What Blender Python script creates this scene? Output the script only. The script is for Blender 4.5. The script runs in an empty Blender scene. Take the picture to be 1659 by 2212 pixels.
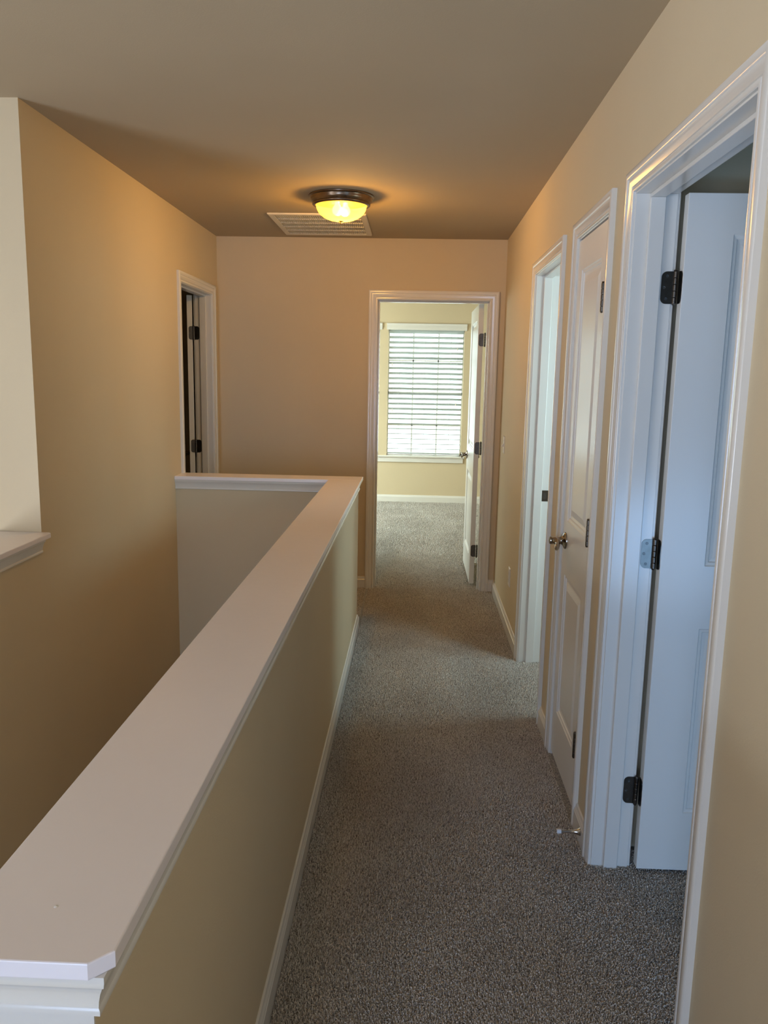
import bpy, bmesh, math, random
from mathutils import Vector, Matrix
random.seed(7)
S = bpy.context.scene
C = S.collection

# ------------------------------------------------------------------ camera
F_PX = 1725.4
cam_d = bpy.data.cameras.new('camera')
cam = bpy.data.objects.new('camera', cam_d)
C.objects.link(cam)
S.camera = cam
cam_d.sensor_fit = 'HORIZONTAL'
cam_d.sensor_width = 36.0
cam_d.lens = F_PX / 1659.0 * 36.0
cam_d.clip_start = 0.02
cam_d.clip_end = 200
yaw, pit, rol = math.radians(2.0885), math.radians(-9.731), math.radians(1.0822)
fw = Vector((-math.sin(yaw) * math.cos(pit), math.cos(yaw) * math.cos(pit), math.sin(pit)))
rt = Vector((math.cos(yaw), math.sin(yaw), 0))
up = rt.cross(fw)
r2 = rt * math.cos(rol) + up * math.sin(rol)
u2 = -rt * math.sin(rol) + up * math.cos(rol)
CAM_H = 1.5243
M = Matrix((r2, u2, -fw)).transposed().to_4x4()
M.translation = Vector((0, 0, CAM_H))
cam.matrix_world = M

# ------------------------------------------------------------------ exposure, world, sun, window light, added fills
S.view_settings.view_transform = 'Standard'
S.view_settings.look = 'None'
S.view_settings.gamma = 1
S.view_settings.use_curve_mapping = False
S.view_settings.exposure = 0.55

WORLD_COL, WORLD_STR = (0.84, 0.95, 1.0), 2.7
SUN_E = 9.0
FOYER_W, BACK_W = 86.0, 34.0
SIDE_W, ROOMC_W, ROOMA_W = 130.0, 18.0, 13.0
LAMP_W, BOWL_E = 44.0, 1.6
SKY_BLUE = (0.28, 0.56, 1.0)
FAR_COL = (0.80, 1.0, 0.98)
LAMP_COL = (1.0, 0.54, 0.13)

w = bpy.data.worlds.new('sky'); S.world = w; w.use_nodes = True
bgn = w.node_tree.nodes['Background']
bgn.inputs[0].default_value = (*WORLD_COL, 1)
bgn.inputs[1].default_value = WORLD_STR

def area(name, loc, dirv, sx, sy, watts, col):
    d = bpy.data.lights.new(name, 'AREA')
    d.shape = 'RECTANGLE'; d.size = sx; d.size_y = sy
    d.energy = watts; d.color = col
    o = bpy.data.objects.new(name, d); C.objects.link(o)
    o.location = loc
    o.rotation_euler = Vector(dirv).to_track_quat('-Z', 'Y').to_euler()
    return o

sd = bpy.data.lights.new('sun', 'SUN'); sd.energy = SUN_E; sd.angle = 0.009
sd.color = (1.0, 0.96, 0.88)
so = bpy.data.objects.new('sun', sd); C.objects.link(so)
so.location = (8, 20, 8)
el = math.radians(30)
sh = Vector((-0.498, -0.867, 0)) * math.cos(el)
so.rotation_euler = Vector((sh.x, sh.y, -math.sin(el))).to_track_quat('-Z', 'Y').to_euler()

YW = 9.68            # far room window wall
# daylight by the foyer window, the window behind the camera and unseen side rooms
area('daylight_foyer', (-3.86, -0.4, 0.15), (1, 0, 0.1), 2.1, 2.2, FOYER_W, (0.74, 0.82, 1.0))
area('fill_bedroom_side', (-3.16, 8.3, 1.62), (1, 0, -0.75), 1.9, 1.1, SIDE_W, FAR_COL)  # added fill lamp that brightens the bedroom, at a made-up side window
area('daylight_near_room', (1.9, -0.98, .4), (0, 1, 0), 1.2, .64, ROOMC_W, SKY_BLUE)
area('daylight_middle_room', (2.56, 3.74, 1.82), (-1, 0, -0.45), 0.7, 0.7, ROOMA_W, (0.55, 0.86, 1.0))
area('fill_middle_room_side', (1.75, 3.27, 1.5), (0, 1, -0.1), 0.8, 0.8, 15.0, (0.66, 0.90, 1.0))  # added fill lamp in an inner wall, brightens the far carpet and jamb
area('daylight_landing', (-1.05, -2.56, 1.15), (0, 1, -.12), 1.1, 1.75, BACK_W, (0.30, 0.52, 1.0))

# ------------------------------------------------------------------ measured layout (metres)
ZC = 2.4343
XR, XR2 = 0.5939, 0.7089
XL, XL2 = -1.3824, -1.4974
YF, YF2 = 5.6251, 5.7401
YL = 2.8732
XMIN, XMAX, YMIN, YMAX = -3.7, 3.6, -2.4, 9.68
DH = 2.035
CW = 0.0598
JT = 0.018
GAP = 0.004

# ------------------------------------------------------------------ materials
def new_mat(name):
    m = bpy.data.materials.new(name); m.use_nodes = True
    nt = m.node_tree
    return m, nt, nt.nodes['Principled BSDF']

def noise(nt, scale, detail=3, rough=0.5, coord=None):
    n = nt.nodes.new('ShaderNodeTexNoise')
    n.inputs['Scale'].default_value = scale
    n.inputs['Detail'].default_value = detail
    n.inputs['Roughness'].default_value = rough
    if coord is None:
        coord = nt.nodes.new('ShaderNodeNewGeometry').outputs['Position']
    nt.links.new(coord, n.inputs['Vector'])
    return n

def ramp(nt, src, stops):
    r = nt.nodes.new('ShaderNodeValToRGB')
    e = r.color_ramp.elements
    while len(e) < len(stops): e.new(0.5)
    for i, (p, c) in enumerate(stops):
        e[i].position = p; e[i].color = (*c, 1)
    nt.links.new(src, r.inputs[0])
    return r

def bump(nt, b, src, strength, dist):
    n = nt.nodes.new('ShaderNodeBump')
    n.inputs['Strength'].default_value = strength
    n.inputs['Distance'].default_value = dist
    nt.links.new(src, n.inputs['Height'])
    nt.links.new(n.outputs[0], b.inputs['Normal'])
    return n

def paint(name, col, rough, bs=0.08, spec=0.5, scale=180, coat=0.0, var=0.03):
    m, nt, b = new_mat(name)
    n = noise(nt, 1.3, 3)
    lo = tuple(c * (1 - var) for c in col); hi = tuple(min(1, c * (1 + var)) for c in col)
    r = ramp(nt, n.outputs[0], [(0.3, lo), (0.7, hi)])
    nt.links.new(r.outputs[0], b.inputs['Base Color'])
    b.inputs['Roughness'].default_value = rough
    b.inputs['Specular IOR Level'].default_value = spec
    if coat: b.inputs['Coat Weight'].default_value = coat
    n2 = noise(nt, scale, 2)
    bump(nt, b, n2.outputs[0], bs, 0.001)
    return m

WALLC = (0.66, 0.545, 0.37)
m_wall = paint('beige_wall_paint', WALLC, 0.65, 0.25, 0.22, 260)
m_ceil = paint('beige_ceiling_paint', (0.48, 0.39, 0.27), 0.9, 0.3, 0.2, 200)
m_trim = paint('white_trim_paint', (0.77, 0.74, 0.69), 0.19, 0.06, 0.5, 60)
m_cap = paint('white_cap_paint', (0.90, 0.85, 0.88), 0.27, 0.22, 0.45, 45)
m_door = paint('white_door_paint', (0.80, 0.78, 0.74), 0.28, 0.08, 0.45, 90)
m_dark = paint('dark_duct', (0.05, 0.045, 0.04), 0.9)
m_vent = paint('vent_enamel', (0.72, 0.66, 0.55), 0.4, 0.02)
m_plate = paint('ivory_plastic', (0.78, 0.73, 0.66), 0.35, 0.01)
m_rubber = paint('white_rubber', (0.75, 0.74, 0.76), 0.6, 0.02)
m_lower = paint('stair_hall_floor', (0.30, 0.23, 0.17), 0.8)

def metal(name, col, rough):
    m, nt, b = new_mat(name)
    b.inputs['Metallic'].default_value = 1
    n = noise(nt, 60, 4)
    r = ramp(nt, n.outputs[0], [(0.3, tuple(c * 0.8 for c in col)), (0.7, col)])
    nt.links.new(r.outputs[0], b.inputs['Base Color'])
    b.inputs['Roughness'].default_value = rough
    return m
m_nickel = metal('satin_nickel', (0.15, 0.132, 0.115), 0.30)
m_screw = metal('screw_steel', (0.16, 0.15, 0.14), 0.35)
m_pan = metal('brushed_bronze', (0.23, 0.165, 0.115), 0.26)
m_lever = metal('polished_nickel', (0.40, 0.35, 0.30), 0.12)
m_chrome = metal('chrome', (0.62, 0.62, 0.64), 0.12)
m_brass = metal('brass', (0.62, 0.45, 0.22), 0.25)

def carpet():
    m, nt, b = new_mat('taupe_cut_pile_carpet')
    g = nt.nodes.new('ShaderNodeNewGeometry').outputs['Position']
    fine = noise(nt, 250, 2, 0.75, g)
    mid = noise(nt, 105, 3, 0.7, g)
    big = noise(nt, 2.3, 3, 0.55, g)
    r1 = ramp(nt, fine.outputs[0], [(0.30, (0.07, 0.060, 0.052)), (0.50, (0.36, 0.325, 0.288)), (0.68, (0.92, 0.85, 0.78))])
    r2_ = ramp(nt, mid.outputs[0], [(0.34, (0.46, 0.44, 0.42)), (0.66, (1.45, 1.45, 1.42))])
    r3 = ramp(nt, big.outputs[0], [(0.30, (0.88, 0.86, 0.85)), (0.70, (1.08, 1.09, 1.10))])
    def mul(a, c):
        n = nt.nodes.new('ShaderNodeMix'); n.data_type = 'RGBA'; n.blend_type = 'MULTIPLY'
        n.inputs[0].default_value = 1
        nt.links.new(a, n.inputs[6]); nt.links.new(c, n.inputs[7]); return n.outputs[2]
    nt.links.new(mul(mul(r1.outputs[0], r2_.outputs[0]), r3.outputs[0]), b.inputs['Base Color'])
    b.inputs['Roughness'].default_value = 1.0
    b.inputs['Specular IOR Level'].default_value = 0.1
    b.inputs['Sheen Weight'].default_value = 0.9
    b.inputs['Sheen Roughness'].default_value = 0.45
    add = nt.nodes.new('ShaderNodeMath'); add.operation = 'ADD'
    nt.links.new(fine.outputs[0], add.inputs[0]); nt.links.new(mid.outputs[0], add.inputs[1])
    bump(nt, b, add.outputs[0], 0.9, 0.006)
    return m
m_carpet = carpet()
def pile_mat():
    m, nt, b = new_mat('taupe_yarn')
    g = nt.nodes.new('ShaderNodeNewGeometry').outputs['Position']
    sc = nt.nodes.new('ShaderNodeMapping'); sc.inputs['Scale'].default_value = (1, 1, .02)
    nt.links.new(g, sc.inputs[0])
    n1 = noise(nt, 170, 2, .6, sc.outputs[0]); n2 = noise(nt, 2.0, 3, .55, sc.outputs[0])
    r1 = ramp(nt, n1.outputs[0], [(.34, PILE_LO), (.50, PILE_MID), (.64, PILE_HI)])
    r3 = ramp(nt, n2.outputs[0], [(.30, (.90, .88, .87)), (.70, (1.05, 1.06, 1.07))])
    mx = nt.nodes.new('ShaderNodeMix'); mx.data_type = 'RGBA'; mx.blend_type = 'MULTIPLY'; mx.inputs[0].default_value = 1
    nt.links.new(r1.outputs[0], mx.inputs[6]); nt.links.new(r3.outputs[0], mx.inputs[7])
    nt.links.new(mx.outputs[2], b.inputs['Base Color'])
    b.inputs['Roughness'].default_value = .8
    b.inputs['Specular IOR Level'].default_value = .25
    return m
PILE_LO, PILE_MID, PILE_HI = (.27, .23, .195), (.75, .68, .61), (.97, .92, .86)
m_pile = pile_mat()

def glass_pane():
    m = bpy.data.materials.new('window_glass'); m.use_nodes = True
    nt = m.node_tree; nt.nodes.clear()
    out = nt.nodes.new('ShaderNodeOutputMaterial')
    mix = nt.nodes.new('ShaderNodeMixShader'); fr = nt.nodes.new('ShaderNodeFresnel')
    fr.inputs[0].default_value = 1.45
    t = nt.nodes.new('ShaderNodeBsdfTransparent'); t.inputs[0].default_value = (0.93, 0.97, 0.95, 1)
    gl = nt.nodes.new('ShaderNodeBsdfGlossy'); gl.inputs['Roughness'].default_value = 0.02
    nt.links.new(fr.outputs[0], mix.inputs[0]); nt.links.new(t.outputs[0], mix.inputs[1]); nt.links.new(gl.outputs[0], mix.inputs[2])
    nt.links.new(mix.outputs[0], out.inputs[0])
    return m
m_glass = glass_pane()

def slat_mat():
    m = bpy.data.materials.new('white_blind_slat'); m.use_nodes = True
    nt = m.node_tree; b = nt.nodes['Principled BSDF']; out = nt.nodes['Material Output']
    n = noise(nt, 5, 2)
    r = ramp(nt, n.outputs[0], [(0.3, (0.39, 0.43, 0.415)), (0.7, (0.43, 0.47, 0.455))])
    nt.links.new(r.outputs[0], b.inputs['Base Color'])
    b.inputs['Roughness'].default_value = 0.4
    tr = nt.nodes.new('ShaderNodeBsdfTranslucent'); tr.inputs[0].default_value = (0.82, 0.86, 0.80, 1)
    mix = nt.nodes.new('ShaderNodeMixShader'); mix.inputs[0].default_value = 0.06
    nt.links.new(b.outputs[0], mix.inputs[1]); nt.links.new(tr.outputs[0], mix.inputs[2])
    nt.links.new(mix.outputs[0], out.inputs[0])
    return m
m_slat = slat_mat()

def bowl_mat():
    m = bpy.data.materials.new('lit_alabaster_glass'); m.use_nodes = True
    nt = m.node_tree; b = nt.nodes['Principled BSDF']; out = nt.nodes['Material Output']
    n = noise(nt, 9, 4, 0.6)
    r = ramp(nt, n.outputs[0], [(0.35, (1.0, 0.48, 0.02)), (0.65, (1.0, 0.64, 0.05))])
    b.inputs['Base Color'].default_value = (0.9, 0.68, 0.2, 1)
    b.inputs['Roughness'].default_value = 0.25
    nt.links.new(r.outputs[0], b.inputs['Emission Color'])
    b.inputs['Emission Strength'].default_value = BOWL_E * 0.8
    tr = nt.nodes.new('ShaderNodeBsdfTranslucent'); tr.inputs[0].default_value = (1.0, 0.80, 0.20, 1)
    tp = nt.nodes.new('ShaderNodeBsdfTransparent'); tp.inputs[0].default_value = (1.0, 0.95, 0.8, 1)
    mix = nt.nodes.new('ShaderNodeMixShader'); mix.inputs[0].default_value = 0.07
    mx2 = nt.nodes.new('ShaderNodeMixShader'); mx2.inputs[0].default_value = 0.38
    nt.links.new(b.outputs[0], mix.inputs[1]); nt.links.new(tr.outputs[0], mix.inputs[2])
    nt.links.new(mix.outputs[0], mx2.inputs[1]); nt.links.new(tp.outputs[0], mx2.inputs[2])
    nt.links.new(mx2.outputs[0], out.inputs[0])
    return m
m_bowl = bowl_mat()

def bulb_mat():
    m, nt, b = new_mat('glowing_bulb')
    b.inputs['Emission Color'].default_value = (1.0, 0.72, 0.25, 1)
    b.inputs['Emission Strength'].default_value = 4
    return m
m_bulb = bulb_mat()

# ------------------------------------------------------------------ mesh helpers
def link(name, bm, mat, parent=None, smooth=False, bevel=0.0, seg=2):
    bmesh.ops.recalc_face_normals(bm, faces=bm.faces[:])
    me = bpy.data.meshes.new(name)
    bm.to_mesh(me); bm.free()
    me.materials.append(mat)
    if smooth:
        for p in me.polygons: p.use_smooth = True
        me.set_sharp_from_angle(angle=math.radians(38))
    o = bpy.data.objects.new(name, me); C.objects.link(o)
    if bevel:
        md = o.modifiers.new('bevel', 'BEVEL'); md.width = bevel; md.segments = seg
        md.limit_method = 'ANGLE'; md.angle_limit = math.radians(50)
    if parent is not None: o.parent = parent
    return o

def tag(o, label=None, cat=None, group=None, kind=None):
    if label: o['label'] = label
    if cat: o['category'] = cat
    if group: o['group'] = group
    if kind: o['kind'] = kind
    return o

def struct(o, label=None, cat=None):
    return tag(o, label, cat, None, 'structure')

def empty(name, loc=(0, 0, 0)):
    o = bpy.data.objects.new(name, None); C.objects.link(o)
    o.empty_display_size = 0.05
    return o          # kept at the world origin: parts carry world coordinates

def box(bm, x0, x1, y0, y1, z0, z1):
    vs = [bm.verts.new(p) for p in ((x0, y0, z0), (x1, y0, z0), (x1, y1, z0), (x0, y1, z0),
                                    (x0, y0, z1), (x1, y0, z1), (x1, y1, z1), (x0, y1, z1))]
    for f in ((0, 3, 2, 1), (4, 5, 6, 7), (0, 1, 5, 4), (1, 2, 6, 5), (2, 3, 7, 6), (3, 0, 4, 7)):
        bm.faces.new([vs[i] for i in f])
    return vs

def loft(bm, rings, closed=True, caps=True):
    """rings: lists of points with equal count; joins consecutive rings"""
    R = [[bm.verts.new(p) for p in r] for r in rings]
    n = len(R[0])
    for a, b in zip(R, R[1:]):
        for i in range(n if closed else n - 1):
            j = (i + 1) % n
            bm.faces.new((a[i], a[j], b[j], b[i]))
    if caps:
        bm.faces.new(R[0][::-1]); bm.faces.new(R[-1])
    return R

def lathe(bm, prof, centre, n=48, axis='z', close_ends=True):
    """prof: (radius, height) pairs about an axis through centre"""
    cx, cy, cz = centre
    def pt(r, h, a):
        c, s = math.cos(a) * r, math.sin(a) * r
        if axis == 'z': return (cx + c, cy + s, cz + h)
        if axis == 'x': return (cx + h, cy + c, cz + s)
        return (cx + c, cy + h, cz + s)
    rings = []
    for r, h in prof:
        if r < 1e-6: rings.append([bm.verts.new(pt(0, h, 0))])
        else: rings.append([bm.verts.new(pt(r, h, 2 * math.pi * i / n)) for i in range(n)])
    for a, b in zip(rings, rings[1:]):
        if len(a) == 1 and len(b) == 1: continue
        for i in range(n):
            j = (i + 1) % n
            if len(a) == 1: bm.faces.new((a[0], b[j], b[i]))
            elif len(b) == 1: bm.faces.new((a[i], a[j], b[0]))
            else: bm.faces.new((a[i], a[j], b[j], b[i]))
    if close_ends:
        if len(rings[0]) > 1: bm.faces.new(rings[0][::-1])
        if len(rings[-1]) > 1: bm.faces.new(rings[-1])

def tube(bm, pts, radii, n=14, flat=None):
    """swept elliptical tube; flat: vertical squash factor"""
    pts = [Vector(p) for p in pts]
    rings = []
    for i, p in enumerate(pts):
        t = (pts[min(i + 1, len(pts) - 1)] - pts[max(i - 1, 0)]).normalized()
        ref = Vector((0, 0, 1)) if abs(t.z) < 0.9 else Vector((1, 0, 0))
        s = t.cross(ref).normalized(); v = s.cross(t).normalized()
        ra, rb = radii[i] if isinstance(radii[i], tuple) else (radii[i], radii[i])
        rings.append([tuple(p + s * math.cos(2 * math.pi * k / n) * ra + v * math.sin(2 * math.pi * k / n) * rb) for k in range(n)])
    loft(bm, rings)

class Frame:
    """local (u along wall, n out of the wall, z up) -> world"""
    def __init__(s, O, U, N):
        s.O = Vector((O[0], O[1], 0)); s.U = Vector((U[0], U[1], 0)); s.N = Vector((N[0], N[1], 0))
    def __call__(s, u, n, z):
        return tuple(s.O + s.U * u + s.N * n + Vector((0, 0, z)))

def fbox(bm, F, u0, u1, n0, n1, z0, z1):
    vs = [bm.verts.new(F(*p)) for p in ((u0, n0, z0), (u1, n0, z0), (u1, n1, z0), (u0, n1, z0),
                                        (u0, n0, z1), (u1, n0, z1), (u1, n1, z1), (u0, n1, z1))]
    for f in ((0, 3, 2, 1), (4, 5, 6, 7), (0, 1, 5, 4), (1, 2, 6, 5), (2, 3, 7, 6), (3, 0, 4, 7)):
        bm.faces.new([vs[i] for i in f])

def wall_boxes(bm, F, u0, u1, th, z0, z1, holes):
    """wall slab n in [-th,0] with rectangular holes (ua,ub,za,zb) sorted along u"""
    cur = u0
    for ua, ub, za, zb in sorted(holes):
        if ua > cur: fbox(bm, F, cur, ua, -th, 0, z0, z1)
        if za > z0: fbox(bm, F, ua, ub, -th, 0, z0, za)
        if zb < z1: fbox(bm, F, ua, ub, -th, 0, zb, z1)
        cur = ub
    if cur < u1: fbox(bm, F, cur, u1, -th, 0, z0, z1)

# colonial casing profile: (distance from inner edge, thickness)
CAS = [(0, 0), (0, .0065), (.002, .0088), (.006, .0095), (.010, .0088), (.0115, .0050), (.0145, .0050), (.0155, .0088),
       (.020, .0100), (.027, .0118), (.034, .0132), (.0375, .0128), (.0385, .0152), (.042, .0172), (.047, .0175),
       (.053, .0175), (.0575, .0165), (CW, .0140), (CW, 0)]

def casing_bm(F, u0, u1, zt, n0=0.0, sgn=1, z0=-.007):
    bm = bmesh.new()
    rings = []
    for k in range(4):
        r = []
        for wd, t in CAS:
            n = n0 + sgn * t
            if k == 0: r.append(F(u0 - wd, n, z0))
            elif k == 1: r.append(F(u0 - wd, n, zt + wd))
            elif k == 2: r.append(F(u1 + wd, n, zt + wd))
            else: r.append(F(u1 + wd, n, z0))
        rings.append(r)
    loft(bm, rings)
    return bm

BB = [(0, -.007), (.0135, -.007), (.0135, .002), (.0135, .060), (.0115, .0625), (.0115, .0655), (.0095, .0685), (.0070, .0735),
      (.0062, .0780), (.0055, .0815), (.0035, .083), (0, .083)]
def base_bm(bm, F, u0, u1, m0=0, m1=0):
    """baseboard run; m0/m1 = +1 outer mitre, -1 inner mitre, 0 butt"""
    ra = [F(u0 - m0 * t, t, z) for t, z in BB]
    rb = [F(u1 + m1 * t, t, z) for t, z in BB]
    loft(bm, [ra, rb])

def door_frame(n, F, w, th, stop, label, cat='doorway', back=True, front_casing=True):
    """jamb lining (the root), stop strip and casings. Opening u in [0,w] is measured between casing inner edges"""
    bm = bmesh.new()
    g = GAP
    fbox(bm, F, -JT + g, g, -th, 0, -.007, DH - g)
    fbox(bm, F, w - g, w - g + JT, -th, 0, -.007, DH - g)
    fbox(bm, F, -JT + g, w - g + JT, -th, 0, DH - g, DH - g + JT)
    root = link('door_%d' % n, bm, m_trim, bevel=.0012)
    struct(root, label, cat)
    bm = bmesh.new()
    s0, s1 = stop
    fbox(bm, F, g, g + .011, s0, s1, -.007, DH - g - .011)
    fbox(bm, F, w - g - .011, w - g, s0, s1, -.007, DH - g - .011)
    fbox(bm, F, g, w - g, s0, s1, DH - g - .011, DH - g)
    link('door_stop_strip', bm, m_trim, root, bevel=.002)
    if front_casing:
        link('door_casing', casing_bm(F, 0, w, DH), m_trim, root, smooth=True)
    if back:
        link('door_casing', casing_bm(F, 0, w, DH, -th, -1), m_trim, root, smooth=True)
    return root

def leaf(root, O, X, Y, W, T=.035, H=2.013, st=(.128, .128), rails=None, z0=.014, name='door_leaf'):
    """two-panel moulded door. local x from hinge edge, y through the thickness (visible face y=0)"""
    if rails is None: rails = [(.207, .80), (.99, 1.92)]
    X = Vector((X[0], X[1], 0)); Y = Vector((Y[0], Y[1], 0)); O = Vector((O[0], O[1], 0))
    def L(x, y, z): return O + X * x + Y * y + Vector((0, 0, z))
    bm = bmesh.new()
    a, b = st[0], W - st[1]
    rings = [(0, 0), (.003, .0035), (.011, .0045), (.014, .0085), (.024, .0095), (.030, .0085), (.052, .0030)]
    xs = [0, a, b, W]
    zs = [z0] + [v for p in rails for v in p] + [z0 + H]
    for side in (0, 1):
        def P(x, d, z): return L(x, d if side == 0 else T - d, z)
        grid = [[bm.verts.new(P(x, 0, z)) for x in xs] for z in zs]
        for j in range(len(zs) - 1):
            for i in range(3):
                if i == 1 and j % 2 == 1:
                    prev = [grid[j][1], grid[j][2], grid[j + 1][2], grid[j + 1][1]]
                    za, zb = zs[j], zs[j + 1]
                    for off, d in rings[1:]:
                        cur = [bm.verts.new(P(*q)) for q in ((a + off, d, za + off), (b - off, d, za + off), (b - off, d, zb - off), (a + off, d, zb - off))]
                        for k in range(4):
                            bm.faces.new((prev[k], prev[(k + 1) % 4], cur[(k + 1) % 4], cur[k]))
                        prev = cur
                    bm.faces.new(prev)
                else:
                    bm.faces.new((grid[j][i], grid[j][i + 1], grid[j + 1][i + 1], grid[j + 1][i]))
        if side == 0: g0 = grid
        else: g1 = grid
    for j in range(len(zs) - 1):
        for i in (0, 3):
            bm.faces.new((g0[j][i], g0[j + 1][i], g1[j + 1][i], g1[j][i]))
    for i in range(3):
        for j in (0, len(zs) - 1):
            bm.faces.new((g0[j][i], g0[j][i + 1], g1[j][i + 1], g1[j][i]))
    o = link(name, bm, m_door, root, bevel=.0012)
    return o, L

def lever(parent, L, W, T, side, zc=.905, inset=.062):
    """rose, neck and wave lever pointing back to the hinge; side 0 = face y=0, 1 = face y=T"""
    s = -1 if side == 0 else 1
    y0 = 0 if side == 0 else T
    bm = bmesh.new()
    x = W - inset
    prof = [(0, 0), (.033, 0), (.033, .003), (.031, .006), (.024, .009), (.0205, .0105), (.0165, .014), (.0145, .020), (.0145, .040), (.0155, .046), (.0155, .056), (.0140, .061), (.007, .0635), (0, .064)]
    N = 32
    rings = []
    for r, h in prof:
        if r == 0: rings.append([bm.verts.new(L(x, y0 + s * h, zc))])
        else: rings.append([bm.verts.new(L(x + math.cos(2 * math.pi * k / N) * r, y0 + s * h, zc + math.sin(2 * math.pi * k / N) * r)) for k in range(N)])
    for a, b in zip(rings, rings[1:]):
        for i in range(N):
            j = (i + 1) % N
            if len(a) == 1: bm.faces.new((a[0], b[i], b[j]))
            elif len(b) == 1: bm.faces.new((a[i], b[0], a[j]))
            else: bm.faces.new((a[i], a[j], b[j], b[i]))
    pts, rad = [], []
    for k in range(13):
        t = k / 12
        px = x - .098 * t
        yy = y0 + s * (.053 - .012 * math.sin(math.pi * t))
        zz = zc + .004 * math.sin(math.pi * 2 * t) - .008 * t * t
        pts.append(L(px, yy, zz))
        rr = .0125 + .0030 * math.sin(math.pi * t)
        if k == 12: rr *= .45
        elif k == 11: rr *= .85
        rad.append((rr * .62, rr * 1.05))
    tube(bm, pts, rad, 16)
    return link('door_handle', bm, m_lever, parent, smooth=True)

def rounded_plate(bm, base, d, nrm, length, height, th, r=.0155, zc=0.0):
    """plate from base along d, centred on zc, far corners rounded"""
    base = Vector(base); d = Vector(d); nrm = Vector(nrm)
    h = height / 2
    out = [(0, -h), (length - r, -h)]
    for k in range(1, 7):
        a = -math.pi / 2 + k * math.pi / 12
        out.append((length - r + r * math.cos(a), -h + r + r * math.sin(a)))
    for k in range(0, 7):
        a = k * math.pi / 12
        out.append((length - r + r * math.cos(a), h - r + r * math.sin(a)))
    out += [(0, h)]
    def P(u, v, n): return tuple(base + d * u + nrm * n + Vector((0, 0, zc + v)))
    loft(bm, [[P(u, v, 0) for u, v in out], [P(u, v, th) for u, v in out]])

def hinge(parent, pivot, z, p1, p2):
    """pivot (x,y); p1/p2 = (base xy, direction xy, normal xy, length) of the two leaves"""
    bm = bmesh.new()
    R = .0062
    k = 5; hh = .089 / k
    for i in range(k):
        za = z - .0445 + i * hh
        lathe(bm, [(0, .0004), (R - .0006, .0004), (R, .0012), (R, .0020), (R, hh - .0020), (R, hh - .0012), (R - .0006, hh - .0004), (0, hh - .0004)], (pivot[0], pivot[1], za), 18)
    lathe(bm, [(0, 0), (.0050, 0), (.0062, .0015), (.0050, .004), (0, .005)], (pivot[0], pivot[1], z + .0445), 18)
    lathe(bm, [(0, -.004), (.0045, -.003), (.0055, 0), (0, 0)], (pivot[0], pivot[1], z - .0445), 18)
    for b, d, n, ln in (p1, p2):
        rounded_plate(bm, (b[0], b[1], 0), (d[0], d[1], 0), (n[0], n[1], 0), ln, .0885, .0016, min(.0155, ln * .5), z)
    h = link('hinge', bm, m_nickel, parent, smooth=True)
    for b, d, n, ln in (p1, p2):
        if ln < .025: continue
        for u, v in ((.55, .031), (.76, 0), (.55, -.031)):
            bm = bmesh.new()
            c = Vector((b[0] + d[0] * ln * u + n[0] * .0016, b[1] + d[1] * ln * u + n[1] * .0016, z + v))
            U = Vector((d[0], d[1], 0)); Nn = Vector((n[0], n[1], 0))
            ring = lambda r, h: [tuple(c + U * math.cos(a) * r + Vector((0, 0, 1)) * math.sin(a) * r + Nn * h) for a in [2 * math.pi * q / 14 for q in range(14)]]
            loft(bm, [ring(.0042, -.001), ring(.0042, .0005), ring(.0028, .0002), ring(.0010, .0006)])
            link('screw', bm, m_screw, h, smooth=True)
    return h

HZ = (.262, 1.017, 1.780)

# ================================================================== the setting
# ---- floor
bm = bmesh.new()
XH, XHS = -.3245, -.4630          # half wall hall face / stair face
XC1, XC0 = XH + .0253, -.4886     # cap edges
YC0, YC1 = 4.5342, 4.7038         # return cap
YN = .7128
for b in ((XHS, XMAX, YMIN, YF), (XL2 - 2.6, XHS, 4.679, YF), (-2.9, XMAX, YF, YMAX + .12), (XL2 - 2.6, -2.9, YF, 7.0), (XL2 - 2.6, XL2, 2.988, 4.559),
          (XL - .12, XHS, YMIN, -.2)):
    box(bm, b[0], b[1], b[2], b[3], -.28, -.007)
struct(link('floor', bm, m_carpet), 'taupe speckled cut pile carpet running down the hall', 'carpet')
bm = bmesh.new(); box(bm, XMIN, XHS, YMIN, 4.56, -2.85, -2.75)
struct(link('floor', bm, m_lower), 'lower floor at the foot of the stairwell', 'floor')

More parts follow.
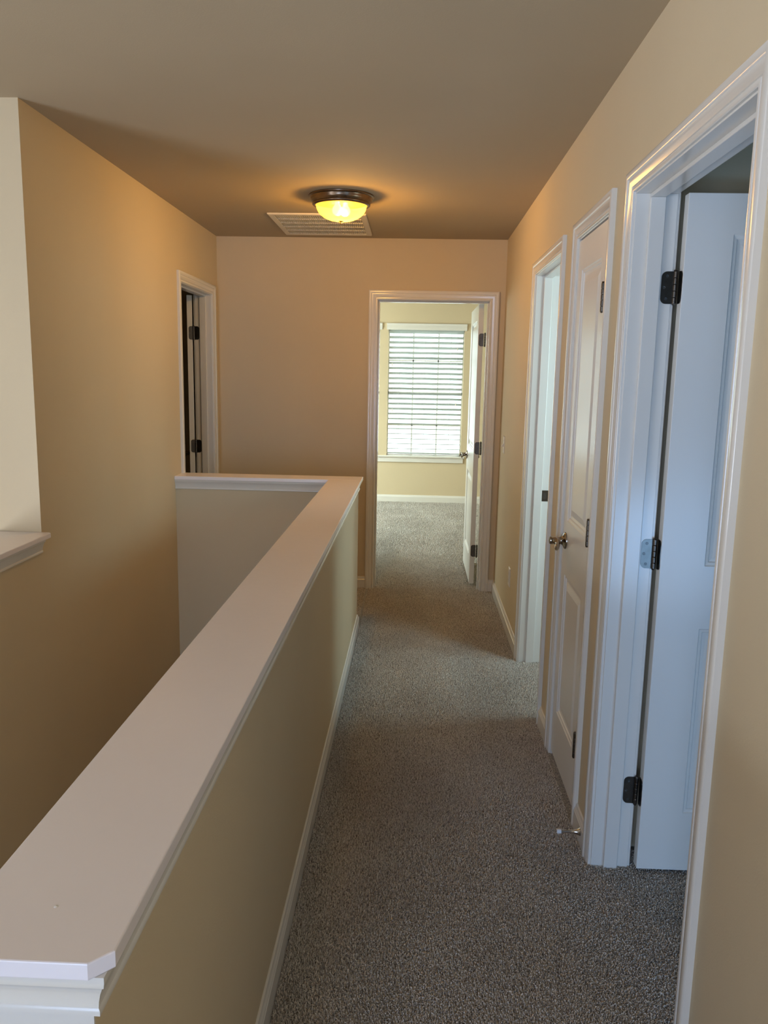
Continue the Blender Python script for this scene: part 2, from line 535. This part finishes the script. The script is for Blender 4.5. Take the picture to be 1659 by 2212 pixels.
# ---- the cut pile of the carpet where it can be seen
import numpy as np
def pile(name, regions, spacing, rad, hgt, label):
    rng = np.random.default_rng(11)
    P = []
    for x0, x1, y0, y1 in regions:
        nx, ny = int((x1 - x0) / spacing), int((y1 - y0) / spacing)
        gx, gy = np.meshgrid((np.arange(nx) + .5) / nx * (x1 - x0) + x0, (np.arange(ny) + .5) / ny * (y1 - y0) + y0)
        q = np.stack([gx.ravel(), gy.ravel()], 1)
        q += rng.uniform(-.42, .42, q.shape) * spacing
        q[:, 0] = np.clip(q[:, 0], x0 + .003, x1 - .003); q[:, 1] = np.clip(q[:, 1], y0 + .003, y1 - .003)
        P.append(q)
    P = np.concatenate(P); n = len(P)
    h = hgt * rng.uniform(.72, 1.18, n)
    # lean: gentle brushed bands plus a random part
    la = 1.6 * np.sin(P[:, 0] * 9 + 1.3 * np.sin(P[:, 1] * 2.1)) + 1.2 * np.sin(P[:, 1] * 3.7 + P[:, 0] * 4)
    lx = np.cos(la) * .0012 + rng.normal(0, .0019, n); ly = np.sin(la) * .0012 + rng.normal(0, .0019, n)
    a0 = rng.uniform(0, 6.283, n)
    v = np.empty((n, 6, 3), np.float32)
    for k in range(3):
        a = a0 + k * 2.0944
        v[:, k, 0] = P[:, 0] + np.cos(a) * rad; v[:, k, 1] = P[:, 1] + np.sin(a) * rad; v[:, k, 2] = -.0072
        v[:, 3 + k, 0] = P[:, 0] + lx + np.cos(a + .9) * rad * .72; v[:, 3 + k, 1] = P[:, 1] + ly + np.sin(a + .9) * rad * .72
        v[:, 3 + k, 2] = -.0072 + h + rng.uniform(-.0007, .0007, n)
    base = (np.arange(n) * 6)[:, None]
    tri = np.array([[0, 1, 4], [0, 4, 3], [1, 2, 5], [1, 5, 4], [2, 0, 3], [2, 3, 5], [3, 4, 5]])
    f = (base[:, :, None] + tri[None]).reshape(-1)
    me = bpy.data.meshes.new(name)
    me.vertices.add(n * 6); me.vertices.foreach_set('co', v.reshape(-1))
    me.loops.add(len(f)); me.loops.foreach_set('vertex_index', f.astype(np.int32))
    me.polygons.add(len(f) // 3)
    me.polygons.foreach_set('loop_start', np.arange(0, len(f), 3, dtype=np.int32))
    me.update(calc_edges=True)
    me.materials.append(m_pile)
    o = bpy.data.objects.new(name, me); C.objects.link(o)
    return tag(o, label, 'carpet pile', None, 'stuff')
B1_ = (.0052, .0029, .0075)
pile('carpet_pile', [(XH + .014, XR - .014, .60, YF - .014)], *B1_, 'short taupe tufts of the carpet along the hall')
pile('carpet_pile', [(XL + .014, XH, 4.695, YF - .014)], *B1_, 'taupe tufts of the carpet behind the half wall')
pile('carpet_pile', [(XR - .014, XR2, 1.535, 2.34), (XR2, 1.15, 1.50, 2.44)], *B1_, 'dark taupe carpet tufts under the nearest open door')
pile('carpet_pile', [(XR - .014, XR2, 3.452, 4.182), (XR2, .95, 3.40, 4.3)], *B1_, 'taupe carpet tufts in the farthest right hand doorway')
pile('carpet_pile', [(-.271, .489, YF - .014, YF2), (-1.2, 1.35, YF2, YW - .014)], .0088, .0050, .0080, 'pale taupe carpet tufts of the bedroom beyond the end doorway')

# ---- ceiling, with the opening of the return air duct
VX0, VX1, VY0, VY1 = -.883, -.311, 4.800, 5.485
hx0, hx1, hy0, hy1 = VX0 + .03, VX1 - .03, VY0 + .03, VY1 - .03
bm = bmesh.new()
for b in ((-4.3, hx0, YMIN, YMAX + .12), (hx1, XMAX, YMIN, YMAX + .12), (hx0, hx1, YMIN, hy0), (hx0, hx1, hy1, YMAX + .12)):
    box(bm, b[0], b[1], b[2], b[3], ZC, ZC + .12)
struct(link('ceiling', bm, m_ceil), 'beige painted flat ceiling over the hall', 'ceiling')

# ---- right wall with doorways A (open, far), B (closet), C (near)
A0, A1, B0, B1, C0_, C1_ = 4.2466, 3.3871, 3.1811, 2.5700, 2.4060, 1.4685
A = (A1 + CW, A0 - CW); B = (B1 + CW, B0 - CW); Cc = (C1_ + CW, C0_ - CW)
FR = Frame((XR, 0), (0, 1), (-1, 0))
TH = .115
rough_o = lambda d: (d[0] + GAP - JT, d[1] - GAP + JT, 0, DH - GAP + JT)
bm = bmesh.new()
wall_boxes(bm, FR, YMIN, YF, TH, 0, ZC, [rough_o(A), rough_o(B), rough_o(Cc)])
struct(link('wall_right', bm, m_wall), 'beige right hall wall with three white trimmed doorways', 'wall')

# ---- far wall
D = (-.3354 + CW, .5527 - CW)
FF = Frame((0, YF), (1, 0), (0, -1))
bm = bmesh.new()
wall_boxes(bm, FF, XL2, XMAX, TH, 0, ZC, [rough_o(D)])
struct(link('wall_far', bm, m_wall), 'beige end wall of the hall around the lit bedroom doorway', 'wall')

# ---- left wall (goes down the stairwell), return wall of the foyer, half wall with ledge
E_ = (4.6775 + CW, 5.5219 - CW)
FL = Frame((XL, 0), (0, 1), (1, 0))
bm = bmesh.new()
wall_boxes(bm, FL, YL, YF, TH, 0, ZC, [rough_o(E_)])
box(bm, XL2, XL, YL, YF, -2.75, 0)
box(bm, -4.2, XL2, YL, YL + .115, -2.75, ZC)
struct(link('wall_left', bm, m_wall), 'beige left wall dropping down into the stairwell', 'wall')
ZL = .9232
bm = bmesh.new()
box(bm, XL - .14, XL, YMIN, YL, -2.75, ZL - .019)
struct(link('wall_foyer', bm, m_wall), 'low beige wall under the white ledge at the left edge', 'wall')
# ledge board and its apron moulding
bm = bmesh.new()
yl = YL - .001
pts = [(XL - .165, YMIN), (XL + .040 - .0, YMIN), (XL + .040, yl - .010), (XL + .030, yl), (XL - .165, yl)]
loft(bm, [[(x, y, ZL - .019) for x, y in pts], [(x, y, ZL) for x, y in pts]])
ledge = struct(link('trim_1', bm, m_cap, bevel=.0025), 'white ledge board capping the low wall at the left edge', 'ledge')
TR = [(0, 0), (.006, 0), (.0085, .002), (.0085, .007), (.0065, .010), (.0075, .018), (.0105, .030), (.0145, .040), (.0175, .043), (.0185, .050), (.0185, .0565), (0, .0565)]
def trim_run(bm, F, u0, u1, ztop, m0=0, m1=0, sc=1.0):
    loft(bm, [[F(u0 - m0 * t * sc, t * sc, ztop - .0565 + z) for t, z in TR], [F(u1 + m1 * t * sc, t * sc, ztop - .0565 + z) for t, z in TR]])
bm = bmesh.new()
trim_run(bm, FL, YMIN, yl - .014, ZL - .019, sc=1.2)
link('apron_moulding', bm, m_trim, ledge, smooth=True)

# ---- stair half wall and return
bm = bmesh.new()
ZCAP = .9265; CT = .020
yn = YN + .024
box(bm, XHS, XH, yn, 4.679, -.28, ZCAP - CT)
box(bm, XHS, XHS + .02, .4, 4.56, -2.75, -.28)
box(bm, XL, XHS, 4.559, 4.679, -2.75, ZCAP - CT)
struct(link('wall_stair', bm, m_wall), 'beige half wall between the hall carpet and the stairwell', 'half wall')
bm = bmesh.new()
ch = .021
pts = [(XC0, YC0 - .0006), (XC0, YN + ch), (XC0 + ch, YN), (XC1 - ch, YN), (XC1, YN + ch), (XC1, YC0 - .0006)]
loft(bm, [[(x, y, ZCAP - CT) for x, y in pts], [(x, y, ZCAP) for x, y in pts]])
capo = struct(link('trim_2', bm, m_cap, bevel=.0018), 'long white cap board on the stair half wall', 'wall cap')
bm = bmesh.new(); box(bm, XHS + .0005, XH - .0005, yn - .003, yn + .002, -.007, ZCAP - CT - .05)
link('end_panel', bm, m_trim, capo)['label'] = 'white board facing the near end of the half wall'
# dried paint drip on the cap
bm = bmesh.new()
for (px, py, rr) in ((-.391, .798, .0022), (-.45, 2.25, .0016), (-.40, 2.62, .0018), (-.44, 3.05, .0012)):
    lathe(bm, [(0, 0), (rr * 1.2, 0), (rr, .0004), (rr * .6, .0010), (0, .0012)], (px, py, ZCAP), 12)
link('paint_drip', bm, m_trim, capo, smooth=True)
bm = bmesh.new()
box(bm, XL, XC1, YC0, YC1, ZCAP - CT, ZCAP)
struct(link('trim_3', bm, m_cap, bevel=.0018), 'short white cap board crossing to the left wall at the far end', 'wall cap')
# moulding under the caps, one mesh per cap
zt = ZCAP - CT
bm = bmesh.new()
FH = Frame((XH, 0), (0, 1), (1, 0)); FS = Frame((XHS, 0), (0, 1), (-1, 0)); FE = Frame((0, yn), (1, 0), (0, -1))
trim_run(bm, FH, yn, 4.679, zt, 1, 1); trim_run(bm, FE, XHS, XH, zt, 1, 1); trim_run(bm, FS, yn, 4.559, zt, 1, -1)
link('cap_moulding', bm, m_trim, capo, smooth=True)
bm = bmesh.new()
FT = Frame((0, 4.559), (1, 0), (0, -1)); FB = Frame((0, 4.679), (1, 0), (0, 1))
trim_run(bm, FT, XL, XHS, zt, 0, -1); trim_run(bm, FB, XL, XH, zt, 0, 1)
link('cap_moulding', bm, m_trim, bpy.data.objects['trim_3'], smooth=True)

# ---- rooms behind the doorways
FRX = Frame((XMAX, 0), (0, 1), (-1, 0))
bm = bmesh.new()
wall_boxes(bm, Frame((XMAX, 0), (0, 1), (-1, 0)), YMIN, YF, .1, 0, ZC, [])
wall_boxes(bm, Frame((2.4, 0), (0, 1), (-1, 0)), 3.33, YF, .1, 0, ZC, [(3.38, 4.12, 1.4, 2.2)])
box(bm, XR2, XMAX, 2.455, 2.570 - .0, 0, ZC)
wall_boxes(bm, Frame((0, 3.33), (1, 0), (0, 1)), XR2, XMAX, .115, 0, ZC, [(1.3, 2.2, 1.05, 1.95)])  # inner wall opening added to let the fill lamp through
wall_boxes(bm, Frame((0, -.785), (1, 0), (0, 1)), XR2, XMAX, .115, 0, ZC, [(1.3, 2.5, .06, .74)])
box(bm, 1.35, 1.45, 2.570, 3.215, 0, ZC)
struct(link('wall_rooms', bm, m_wall), 'beige room walls behind the right hand doorways', 'wall')
bm = bmesh.new()
base_bm(bm, Frame((0, 2.455), (1, 0), (0, -1)), XR2 + .08, XMAX)
struct(link('baseboard_near_room', bm, m_trim, smooth=True), 'white baseboard behind the nearest open door', 'baseboard')
bm = bmesh.new()
box(bm, XL2 - 2.7, XL2 - 2.6, 2.988, 7.115, 0, ZC)
box(bm, XL2, XL, YF2, 7.0, 0, ZC)
box(bm, XL2 - 2.6, XL, 7.0, 7.115, 0, ZC)
struct(link('wall_left_room', bm, m_wall), 'beige wall of the dark room at left', 'wall')

# ---- hall back wall and foyer shell behind the camera
bm = bmesh.new()
FN = Frame((0, YMIN), (1, 0), (0, 1))
wall_boxes(bm, FN, XMIN, XMAX, TH, -2.75, ZC, [(-1.6, -.5, .27, 2.03)])
wall_boxes(bm, Frame((XMIN, 0), (0, 1), (1, 0)), YMIN, YL + .1, .1, -2.75, ZC, [(-1.45, .65, -.95, 1.30)])
struct(link('wall_near', bm, m_wall), 'beige wall and foyer wall behind the camera', 'wall')

# ---- far bedroom
WZ0, WZ1 = .552, 2.085
WR = (-.338, .562); WLft = (-1.338, -.438)
FW = Frame((0, YW), (1, 0), (0, -1))
bm = bmesh.new()
wall_boxes(bm, FW, -2.9, XMAX, .13, 0, ZC, [(WLft[0], WLft[1], WZ0, WZ1), (WR[0], WR[1], WZ0, WZ1)])
struct(link('wall_window', bm, m_wall), 'pale lit bedroom wall around the two windows', 'wall')
bm = bmesh.new()
box(bm, 1.6, 1.7, YF2, YW, 0, ZC); wall_boxes(bm, Frame((-2.9, 0), (0, 1), (1, 0)), 7.115, YW, .1, 0, ZC, [(7.3, 9.3, .6, 2.1)])  # side opening added for the bedroom fill lamp
struct(link('wall_bedroom', bm, m_wall), 'side walls of the bedroom beyond the far doorway', 'wall')
bm = bmesh.new()
base_bm(bm, FW, -2.9, 1.6)
struct(link('baseboard_bedroom', bm, m_trim, smooth=True), 'white baseboard under the bedroom windows', 'baseboard')

# ---- baseboards of the hall
bm = bmesh.new()
for a, b in ((YMIN, C1_), (C0_, B1), (B0, A1), (A0, YF)):
    base_bm(bm, FR, a, b)
struct(link('baseboard_right', bm, m_trim, smooth=True), 'white baseboard pieces between the right hand doorways', 'baseboard')
bm = bmesh.new()
base_bm(bm, FH, yn, 4.679, 0, 1); base_bm(bm, FB, XL, XH, 0, 1)
struct(link('baseboard_stair', bm, m_trim, smooth=True), 'long white baseboard at the foot of the half wall', 'baseboard')
bm = bmesh.new()
base_bm(bm, FF, XL, -.3354); base_bm(bm, FF, .5527, XR)
struct(link('baseboard_far', bm, m_trim, smooth=True), 'short white baseboard left of the far doorway', 'baseboard')

# ---- bedroom windows
def window(n, x0, x1, label):
    y0, y1 = YW + .075, YW + .115
    bm = bmesh.new(); f = .014
    for a in ((x0, x0 + f, WZ0, WZ1), (x1 - f, x1, WZ0, WZ1), (x0, x1, WZ0, WZ0 + f + .01), (x0, x1, WZ1 - f, WZ1), (x0, x1, 1.305, 1.33)):
        box(bm, a[0], a[1], y0, y1, a[2], a[3])
    root = link('window_%d' % n, bm, m_trim, bevel=.002)
    struct(root, label, 'window')
    bm = bmesh.new()
    for k in (1, 2):
        xx = x0 + (x1 - x0) * k / 3
        box(bm, xx - .008, xx + .008, YW + .088, YW + .10, WZ0 + f, WZ1 - f)
    for zz in (.93, 1.70):
        box(bm, x0 + f, x1 - f, YW + .088, YW + .10, zz - .008, zz + .008)
    link('window_grille', bm, m_trim, root)
    bm = bmesh.new()
    box(bm, x0 + f * .5, x1 - f * .5, YW + .092, YW + .096, WZ0 + f * .5, WZ1 - f * .5)
    link('window_pane', bm, m_glass, root)
    return root
w1 = window(1, WR[0], WR[1], 'bright double hung window seen straight through the bedroom doorway')
w2 = window(2, WLft[0], WLft[1], 'left bedroom window showing only a bright sliver beside the casing')
bm = bmesh.new()
box(bm, WLft[0] - .05, WR[1] + .045, YW - .030, YW, WZ0 - .006, WZ0 + .014)
box(bm, WLft[0], WLft[1], YW, YW + .08, WZ0 - .006, WZ0 + .014); box(bm, WR[0], WR[1], YW, YW + .08, WZ0 - .006, WZ0 + .014)
sill = struct(link('trim_4', bm, m_trim, bevel=.003), 'white window sill board running under both bedroom windows', 'window sill')
bm = bmesh.new(); box(bm, WLft[0] - .03, WR[1] + .03, YW - .014, YW, WZ0 - .066, WZ0 - .006)
link('sill_apron', bm, m_trim, sill, bevel=.003)

# ---- unseen dark ground outside the bedroom, added to keep slat undersides grey
m_added_lawn = paint('added_lawn', (0.13, 0.15, 0.08), 0.95)
bm = bmesh.new(); box(bm, -14, 14, YW + .6, 34, -3.2, -3.0)
struct(link('floor_outside', bm, m_added_lawn), 'unseen dark ground added below the bedroom windows to shade the blind slats', 'ground')

# ---- doors
FA = Frame((XR, A[0]), (0, 1), (-1, 0)); FBd = Frame((XR, B[0]), (0, 1), (-1, 0)); FC = Frame((XR, Cc[0]), (0, 1), (-1, 0))
FD = Frame((D[0], YF), (1, 0), (0, -1)); FE2 = Frame((XL, E_[0]), (0, 1), (1, 0))
stopN = (-.080, -.038)
d_far = door_frame(1, FD, D[1] - D[0], TH, stopN, 'bedroom doorway in the end wall, its white door swung open at right', 'door')
d_A = door_frame(2, FA, A[1] - A[0], TH, stopN, 'farthest doorway on the right wall, open with a small strike plate', 'doorway')
d_B = door_frame(3, FBd, B[1] - B[0], TH, (-.075, -.037), 'narrow closed white closet door in the middle of the right wall', 'door')
d_C = door_frame(4, FC, Cc[1] - Cc[0], TH, stopN, 'nearest doorway on the right, its bluish white door swung open inside', 'door')
d_L = door_frame(5, FE2, E_[1] - E_[0], TH, stopN, 'doorway on the left wall behind the half wall, opening on a dark room', 'door')

# near door C: hinged on its far jamb, open into the room
lf, L = leaf(d_C, (.728, 2.3105), (1, 0), (0, 1), .808)
for s in (0, 1): lever(lf, L, .808, .035, s)
jf = Cc[1] - GAP
for z in HZ:
    hinge(lf, (.7165, jf - .0045), z, ((.7125, jf), (-1, 0), (0, -1), .0335), ((.728, 2.340), (0, -1), (-1, 0), .0275))
# far door: hinged on its right jamb, open into the bedroom
lf, L = leaf(d_far, (.428, 5.765), (0, 1), (1, 0), .762)
for s in (0, 1): lever(lf, L, .762, .035, s)
for z in HZ:
    hinge(lf, (.4755, 5.7545), z, ((.4885, 5.742), (0, -1), (-1, 0), .030), ((.4675, 5.765), (-1, 0), (0, -1), .034))
# left door: hinged on its far jamb, open into the dark room
ang = math.radians(165)
pv = Vector((-1.505, 5.4575))
dX = Vector((-math.sin(ang), -math.cos(ang))); dN = Vector((math.cos(ang), -math.sin(ang)))
oo = pv + dX * .003 + dN * .0085
lf, L = leaf(d_L, oo, dX, dN, .715)
for s in (0, 1): lever(lf, L, .715, .035, s)
jf = E_[1] - GAP
for z in HZ:
    hinge(lf, (-1.505, jf - .0045), z, ((-1.501, jf), (1, 0), (0, -1), .0335), (pv + dN * .006 + dX * .003, dN, -dX, .0275))
# closet door: closed, hinge barrels on the hall side
wB = (B[1] - GAP) - (B[0] + GAP) - .006
lf, L = leaf(d_B, (XR + .0005, B[0] + GAP + .003), (0, 1), (1, 0), wB, st=(.092, .070), H=2.010, rails=[(.207, .775), (.985, 1.915)])
lever(lf, L, wB, .035, 0, inset=.056)
for z in HZ:
    hinge(lf, (XR - .0088, B[0] + GAP + .0045), z, ((XR - .001, B[0] + GAP + .0012), (1, 0), (0, 1), .012), ((XR - .001, B[0] + GAP + .0016), (1, 0), (0, 1), .012))

# strike plate on the far jamb of doorway A
bm = bmesh.new()
jf = A[1] - GAP
for q in ((.676, .684, .885, .943), (.697, .708, .885, .943), (.684, .697, .885, .899), (.684, .697, .929, .943)):
    box(bm, q[0], q[1], jf - .0016, jf, q[2], q[3])
tube(bm, [(.707, jf - .001, .914), (.711, jf - .0025, .914), (.714, jf - .0005, .914)], [(.001, .014)] * 3, 8)
sp = link('strike_plate', bm, m_nickel, d_A, smooth=True); sp['label'] = 'small nickel strike plate'
bm = bmesh.new(); box(bm, .684, .697, jf - .0008, jf - .0004, .899, .929)
link('latch_hole', bm, m_screw, sp)

# ================================================================== things
# ---- flush ceiling light
LX, LY = -.4098, 4.342
t = empty('ceiling_light')
tag(t, 'glowing yellow glass dome light with bronze rim on the ceiling', 'ceiling light')
bm = bmesh.new()
lathe(bm, [(0, 0), (.168, 0), (.1705, -.003), (.1700, -.007), (.166, -.010), (.1615, -.011), (.1600, -.014), (.1590, -.022), (.1565, -.030), (.1510, -.0355), (.1495, -.038),
           (.1510, -.041), (.1500, -.046), (.1450, -.0505), (.1380, -.052), (.1340, -.050), (.1330, -.040), (.1300, -.020), (0, -.018)], (LX, LY, ZC), 96)
link('mounting_pan', bm, m_pan, t, smooth=True)
bm = bmesh.new()
prof = [(.131, -.040)]
for k in range(0, 25):
    a = math.pi / 2 * k / 24
    prof.append((.131 * math.cos(a) ** .85 if k < 24 else 0, -.046 - .080 * math.sin(a)))
lathe(bm, prof, (LX, LY, ZC), 96, close_ends=False)
bw = link('glass_bowl', bm, m_bowl, t, smooth=True); bw['label'] = 'glowing yellow alabaster glass bowl'
bm = bmesh.new()
lathe(bm, [(0, -.122), (.0135, -.122), (.0140, -.1245), (.0100, -.1275), (.0060, -.1295), (.0055, -.131), (.0078, -.134), (.0082, -.137), (.0062, -.1405), (0, -.142)], (LX, LY, ZC), 28)
link('finial', bm, m_brass, t, smooth=True)
for bx_, by_ in ((.020, .012), (-.020, -.012)):
    bm = bmesh.new()
    lathe(bm, [(0, -.032), (.012, -.032), (.013, -.045), (.024, -.062), (.027, -.075), (.022, -.090), (.012, -.098), (0, -.100)], (LX + bx_, LY + by_, ZC), 24)
    link('light_bulb', bm, m_bulb, t, smooth=True)
ld = bpy.data.lights.new('lamp_light', 'POINT'); ld.energy = LAMP_W; ld.color = LAMP_COL; ld.shadow_soft_size = .05
lo = bpy.data.objects.new('lamp_light', ld); C.objects.link(lo); lo.location = (LX + .008, LY, ZC - .094)

# ---- return air grille
t = empty('ceiling_vent')
tag(t, 'large square louvred air return grille on the ceiling beside the light', 'air vent')
bm = bmesh.new()
zf = ZC - .010
def ring_frame(bm, x0, x1, y0, y1, wdt, z0, z1, lip):
    o = [(x0, y0), (x1, y0), (x1, y1), (x0, y1)]
    i_ = [(x0 + wdt, y0 + wdt), (x1 - wdt, y0 + wdt), (x1 - wdt, y1 - wdt), (x0 + wdt, y1 - wdt)]
    m_ = [(x0 + lip, y0 + lip), (x1 - lip, y0 + lip), (x1 - lip, y1 - lip), (x0 + lip, y1 - lip)]
    R = [[bm.verts.new((x, y, z)) for x, y in ps] for ps, z in ((o, z1), (o, z0 + .004), (m_, z0), (i_, z0 + .003), (i_, z1 + .02))]
    for a, b in zip(R, R[1:] + R[:1]):
        for k in range(4):
            bm.faces.new((a[k], a[(k + 1) % 4], b[(k + 1) % 4], b[k]))
ring_frame(bm, VX0, VX1, VY0, VY1, .034, zf, ZC, .006)
link('vent_frame', bm, m_vent, t)
bm = bmesh.new()
gx0, gx1, gy0, gy1 = VX0 + .034, VX1 - .034, VY0 + .034, VY1 - .034
rows = 5; ph = (gy1 - gy0) / rows
for r in range(rows + 1):
    yy = gy0 + r * ph
    box(bm, gx0, gx1, max(gy0, yy - .005), min(gy1, yy + .005), zf + .003, zf + .012)
nf = 41
for k in range(nf + 1):
    xx = gx0 + (gx1 - gx0) * k / nf
    for r in range(rows):
        ya, yb = gy0 + r * ph + .005, gy0 + (r + 1) * ph - .005
        a = math.radians(52); dx, dz = math.cos(a) * .0085, math.sin(a) * .0085
        pts = [(xx - dx / 2, zf + .003), (xx - dx / 2 + .0012, zf + .003), (xx + dx / 2 + .0012, zf + .003 + dz), (xx + dx / 2, zf + .003 + dz)]
        pts = [(min(max(p, gx0), gx1), z) for p, z in pts]
        loft(bm, [[(p, ya, z) for p, z in pts], [(p, yb, z) for p, z in pts]])
link('louvre_blades', bm, m_vent, t)
for k in (0, 1):
    for yy in (VY0 + .10, VY1 - .10):
        bm = bmesh.new()
        lathe(bm, [(0, .0), (.004, .0), (.003, -.0015), (0, -.002)], ((VX0 + .016) if k == 0 else (VX1 - .016), yy, zf + .002), 12)
        link('screw', bm, m_vent, t, smooth=True)
bm = bmesh.new()
box(bm, hx0, hx1, hy0, hy1, ZC + .085, ZC + .11)
link('duct_back', bm, m_dark, t)

# ---- light switch on the right wall
t = empty('light_switch')
tag(t, 'ivory toggle light switch on the right wall near the far doorway', 'light switch')
def wall_plate(name, F, uc, zc_, w=.070, h=.114, th=.006):
    bm = bmesh.new()
    rings = []
    for s, n in ((1, 0), (1, .003), (.93, th)):
        a, b = w / 2 * s if s == 1 else w / 2 - .004, h / 2 if s == 1 else h / 2 - .004
        rings.append([F(uc + x, n, zc_ + z) for x, z in ((-a, -b), (a, -b), (a, b), (-a, b))])
    loft(bm, rings)
    return bm
link('switch_plate', wall_plate('p', FR, 5.305, 1.085), m_plate, t, bevel=.001)
bm = bmesh.new()
loft(bm, [[FR(5.305 + x, .006, 1.085 + z) for x, z in ((-.005, -.012), (.005, -.012), (.005, .012), (-.005, .012))],
          [FR(5.305 + x, .018, 1.076 + z) for x, z in ((-.004, -.005), (.004, -.005), (.004, .003), (-.004, .003))]])
link('toggle', bm, m_plate, t, bevel=.0008)
def screws(F, pts, parent):
    for u, n, z in pts:
        bm = bmesh.new()
        c = Vector(F(u, n, z))
        lathe(bm, [(0, 0), (.0033, 0), (.0028, -.001), (0, -.0014)], tuple(c), 12, axis='x')
        link('screw', bm, m_plate, parent, smooth=True)
screws(FR, [(5.305, .006, 1.116), (5.305, .006, 1.054)], t)
# ---- power outlet
t = empty('power_outlet')
tag(t, 'ivory wall outlet low on the right wall before the far doorway', 'power outlet')
link('outlet_plate', wall_plate('p', FR, 4.712, .338), m_plate, t, bevel=.001)
for dz in (-.020, .020):
    bm = bmesh.new()
    loft(bm, [[FR(4.712 + math.cos(a) * .0165, n, .338 + dz + max(-.0125, min(.0125, math.sin(a) * .0165))) for a in [2 * math.pi * q / 20 for q in range(20)]] for n in (.005, .0075)])
    r_ = link('receptacle', bm, m_plate, t)
    bm = bmesh.new()
    for du in (-.0062, .0062): fbox(bm, FR, 4.712 + du - .001, 4.712 + du + .001, .0070, .0077, .338 + dz - .002, .338 + dz + .006)
    fbox(bm, FR, 4.712 - .002, 4.712 + .002, .0070, .0077, .338 + dz - .0085, .338 + dz - .005)
    link('slot', bm, m_screw, r_)
screws(FR, [(4.712, .006, .338)], t)

# ---- baseboard door stop
t = empty('door_stop')
tag(t, 'chrome door stop with white tip sticking out of the baseboard', 'door stop')
bm = bmesh.new()
lathe(bm, [(0, 0), (.0125, 0), (.0130, -.002), (.0115, -.005), (.0085, -.013), (.0062, -.022), (.0052, -.034), (.0048, -.055), (.0048, -.066), (0, -.066)], (XR - .0125, 2.452, .046), 24, axis='x')
link('stop_shaft', bm, m_chrome, t, smooth=True)
bm = bmesh.new()
lathe(bm, [(0, -.064), (.0070, -.064), (.0078, -.066), (.0078, -.075), (.0065, -.0785), (0, -.079)], (XR - .0125, 2.452, .046), 24, axis='x')
link('rubber_tip', bm, m_rubber, t, smooth=True)

# ---- window blinds
def blind(x0, x1, label, tassels, grp=None):
    t = empty('window_blind')
    tag(t, label, 'window blind', grp)
    bm = bmesh.new()
    prof = [(YW + .001, 2.055), (YW - .006, 2.055), (YW - .009, 2.060), (YW - .009, 2.072), (YW - .013, 2.078), (YW - .013, 2.108), (YW - .017, 2.116), (YW - .020, 2.124), (YW - .020, 2.130), (YW + .001, 2.130)]
    loft(bm, [[(x0 - .020, y, z) for y, z in prof], [(x1 + .026, y, z) for y, z in prof]])
    link('valance', bm, m_trim, t)
    bm = bmesh.new(); box(bm, x0 + .006, x1 - .006, YW + .012, YW + .062, 2.045, 2.083)
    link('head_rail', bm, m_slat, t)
    bm = bmesh.new()
    pitch = .0602; n = 24
    zb = 2.030
    yc = YW + .037
    Wd = .054
    for k in range(n):
        zc_ = zb - k * pitch
        if zc_ < .615: break
        tl = SLAT_TILT if zc_ > 1.12 else 12 + (SLAT_TILT - 12) * max(0, (zc_ - .84) / .28)
        tilt = math.radians(tl)
        sec_t, sec_b = [], []
        for j in range(5):
            q = (j / 4 - .5) * Wd
            cr = .0015 * (1 - (2 * (j / 4 - .5)) ** 2)
            # inner (room) edge at -y; tilt raises the inner edge
            y_ = yc + q * math.cos(tilt); z_ = zc_ - q * math.sin(tilt) + cr
            sec_t.append((y_, z_ + .0010)); sec_b.append((y_, z_ - .0010))
        sec = sec_t + sec_b[::-1]
        loft(bm, [[(x0 + .010, y, z) for y, z in sec], [(x1 - .012, y, z) for y, z in sec]])
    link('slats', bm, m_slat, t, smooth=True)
    bm = bmesh.new(); box(bm, x0 + .010, x1 - .012, yc - .027, yc + .027, .585, .602)
    link('bottom_rail', bm, m_slat, t, bevel=.003)
    for fx in (.15, .49, .83):
        bm = bmesh.new()
        xx = x0 + (x1 - x0) * fx
        for dy in (-.031, .031):
            tube(bm, [(xx, yc + dy, 2.05), (xx, yc + dy, .60)], [.0012, .0012], 6)
        link('ladder_cord', bm, m_slat, t)
    for tx, tz in tassels:
        bm = bmesh.new()
        tube(bm, [(tx, YW - .004, 2.07), (tx, YW - .006, tz + .02)], [.0010, .0010], 6)
        cd = link('pull_cord', bm, m_slat, t)
        bm = bmesh.new()
        lathe(bm, [(0, .022), (.003, .021), (.004, .010), (.0075, -.008), (.0075, -.012), (0, -.013)], (tx, YW - .006, tz), 12)
        link('tassel', bm, m_vent, cd, smooth=True)
    return t
SLAT_TILT = 28
blind(WR[0], WR[1], 'white horizontal slat blind on the window straight beyond the doorway', [(-.287, 1.645), (.482, 1.836), (.482, 1.188), (-.276, 1.107)])
blind(WLft[0], WLft[1], 'white slat blind on the left bedroom window, only its bright right edge showing', [(-1.287, 1.645), (-.518, 1.836)])
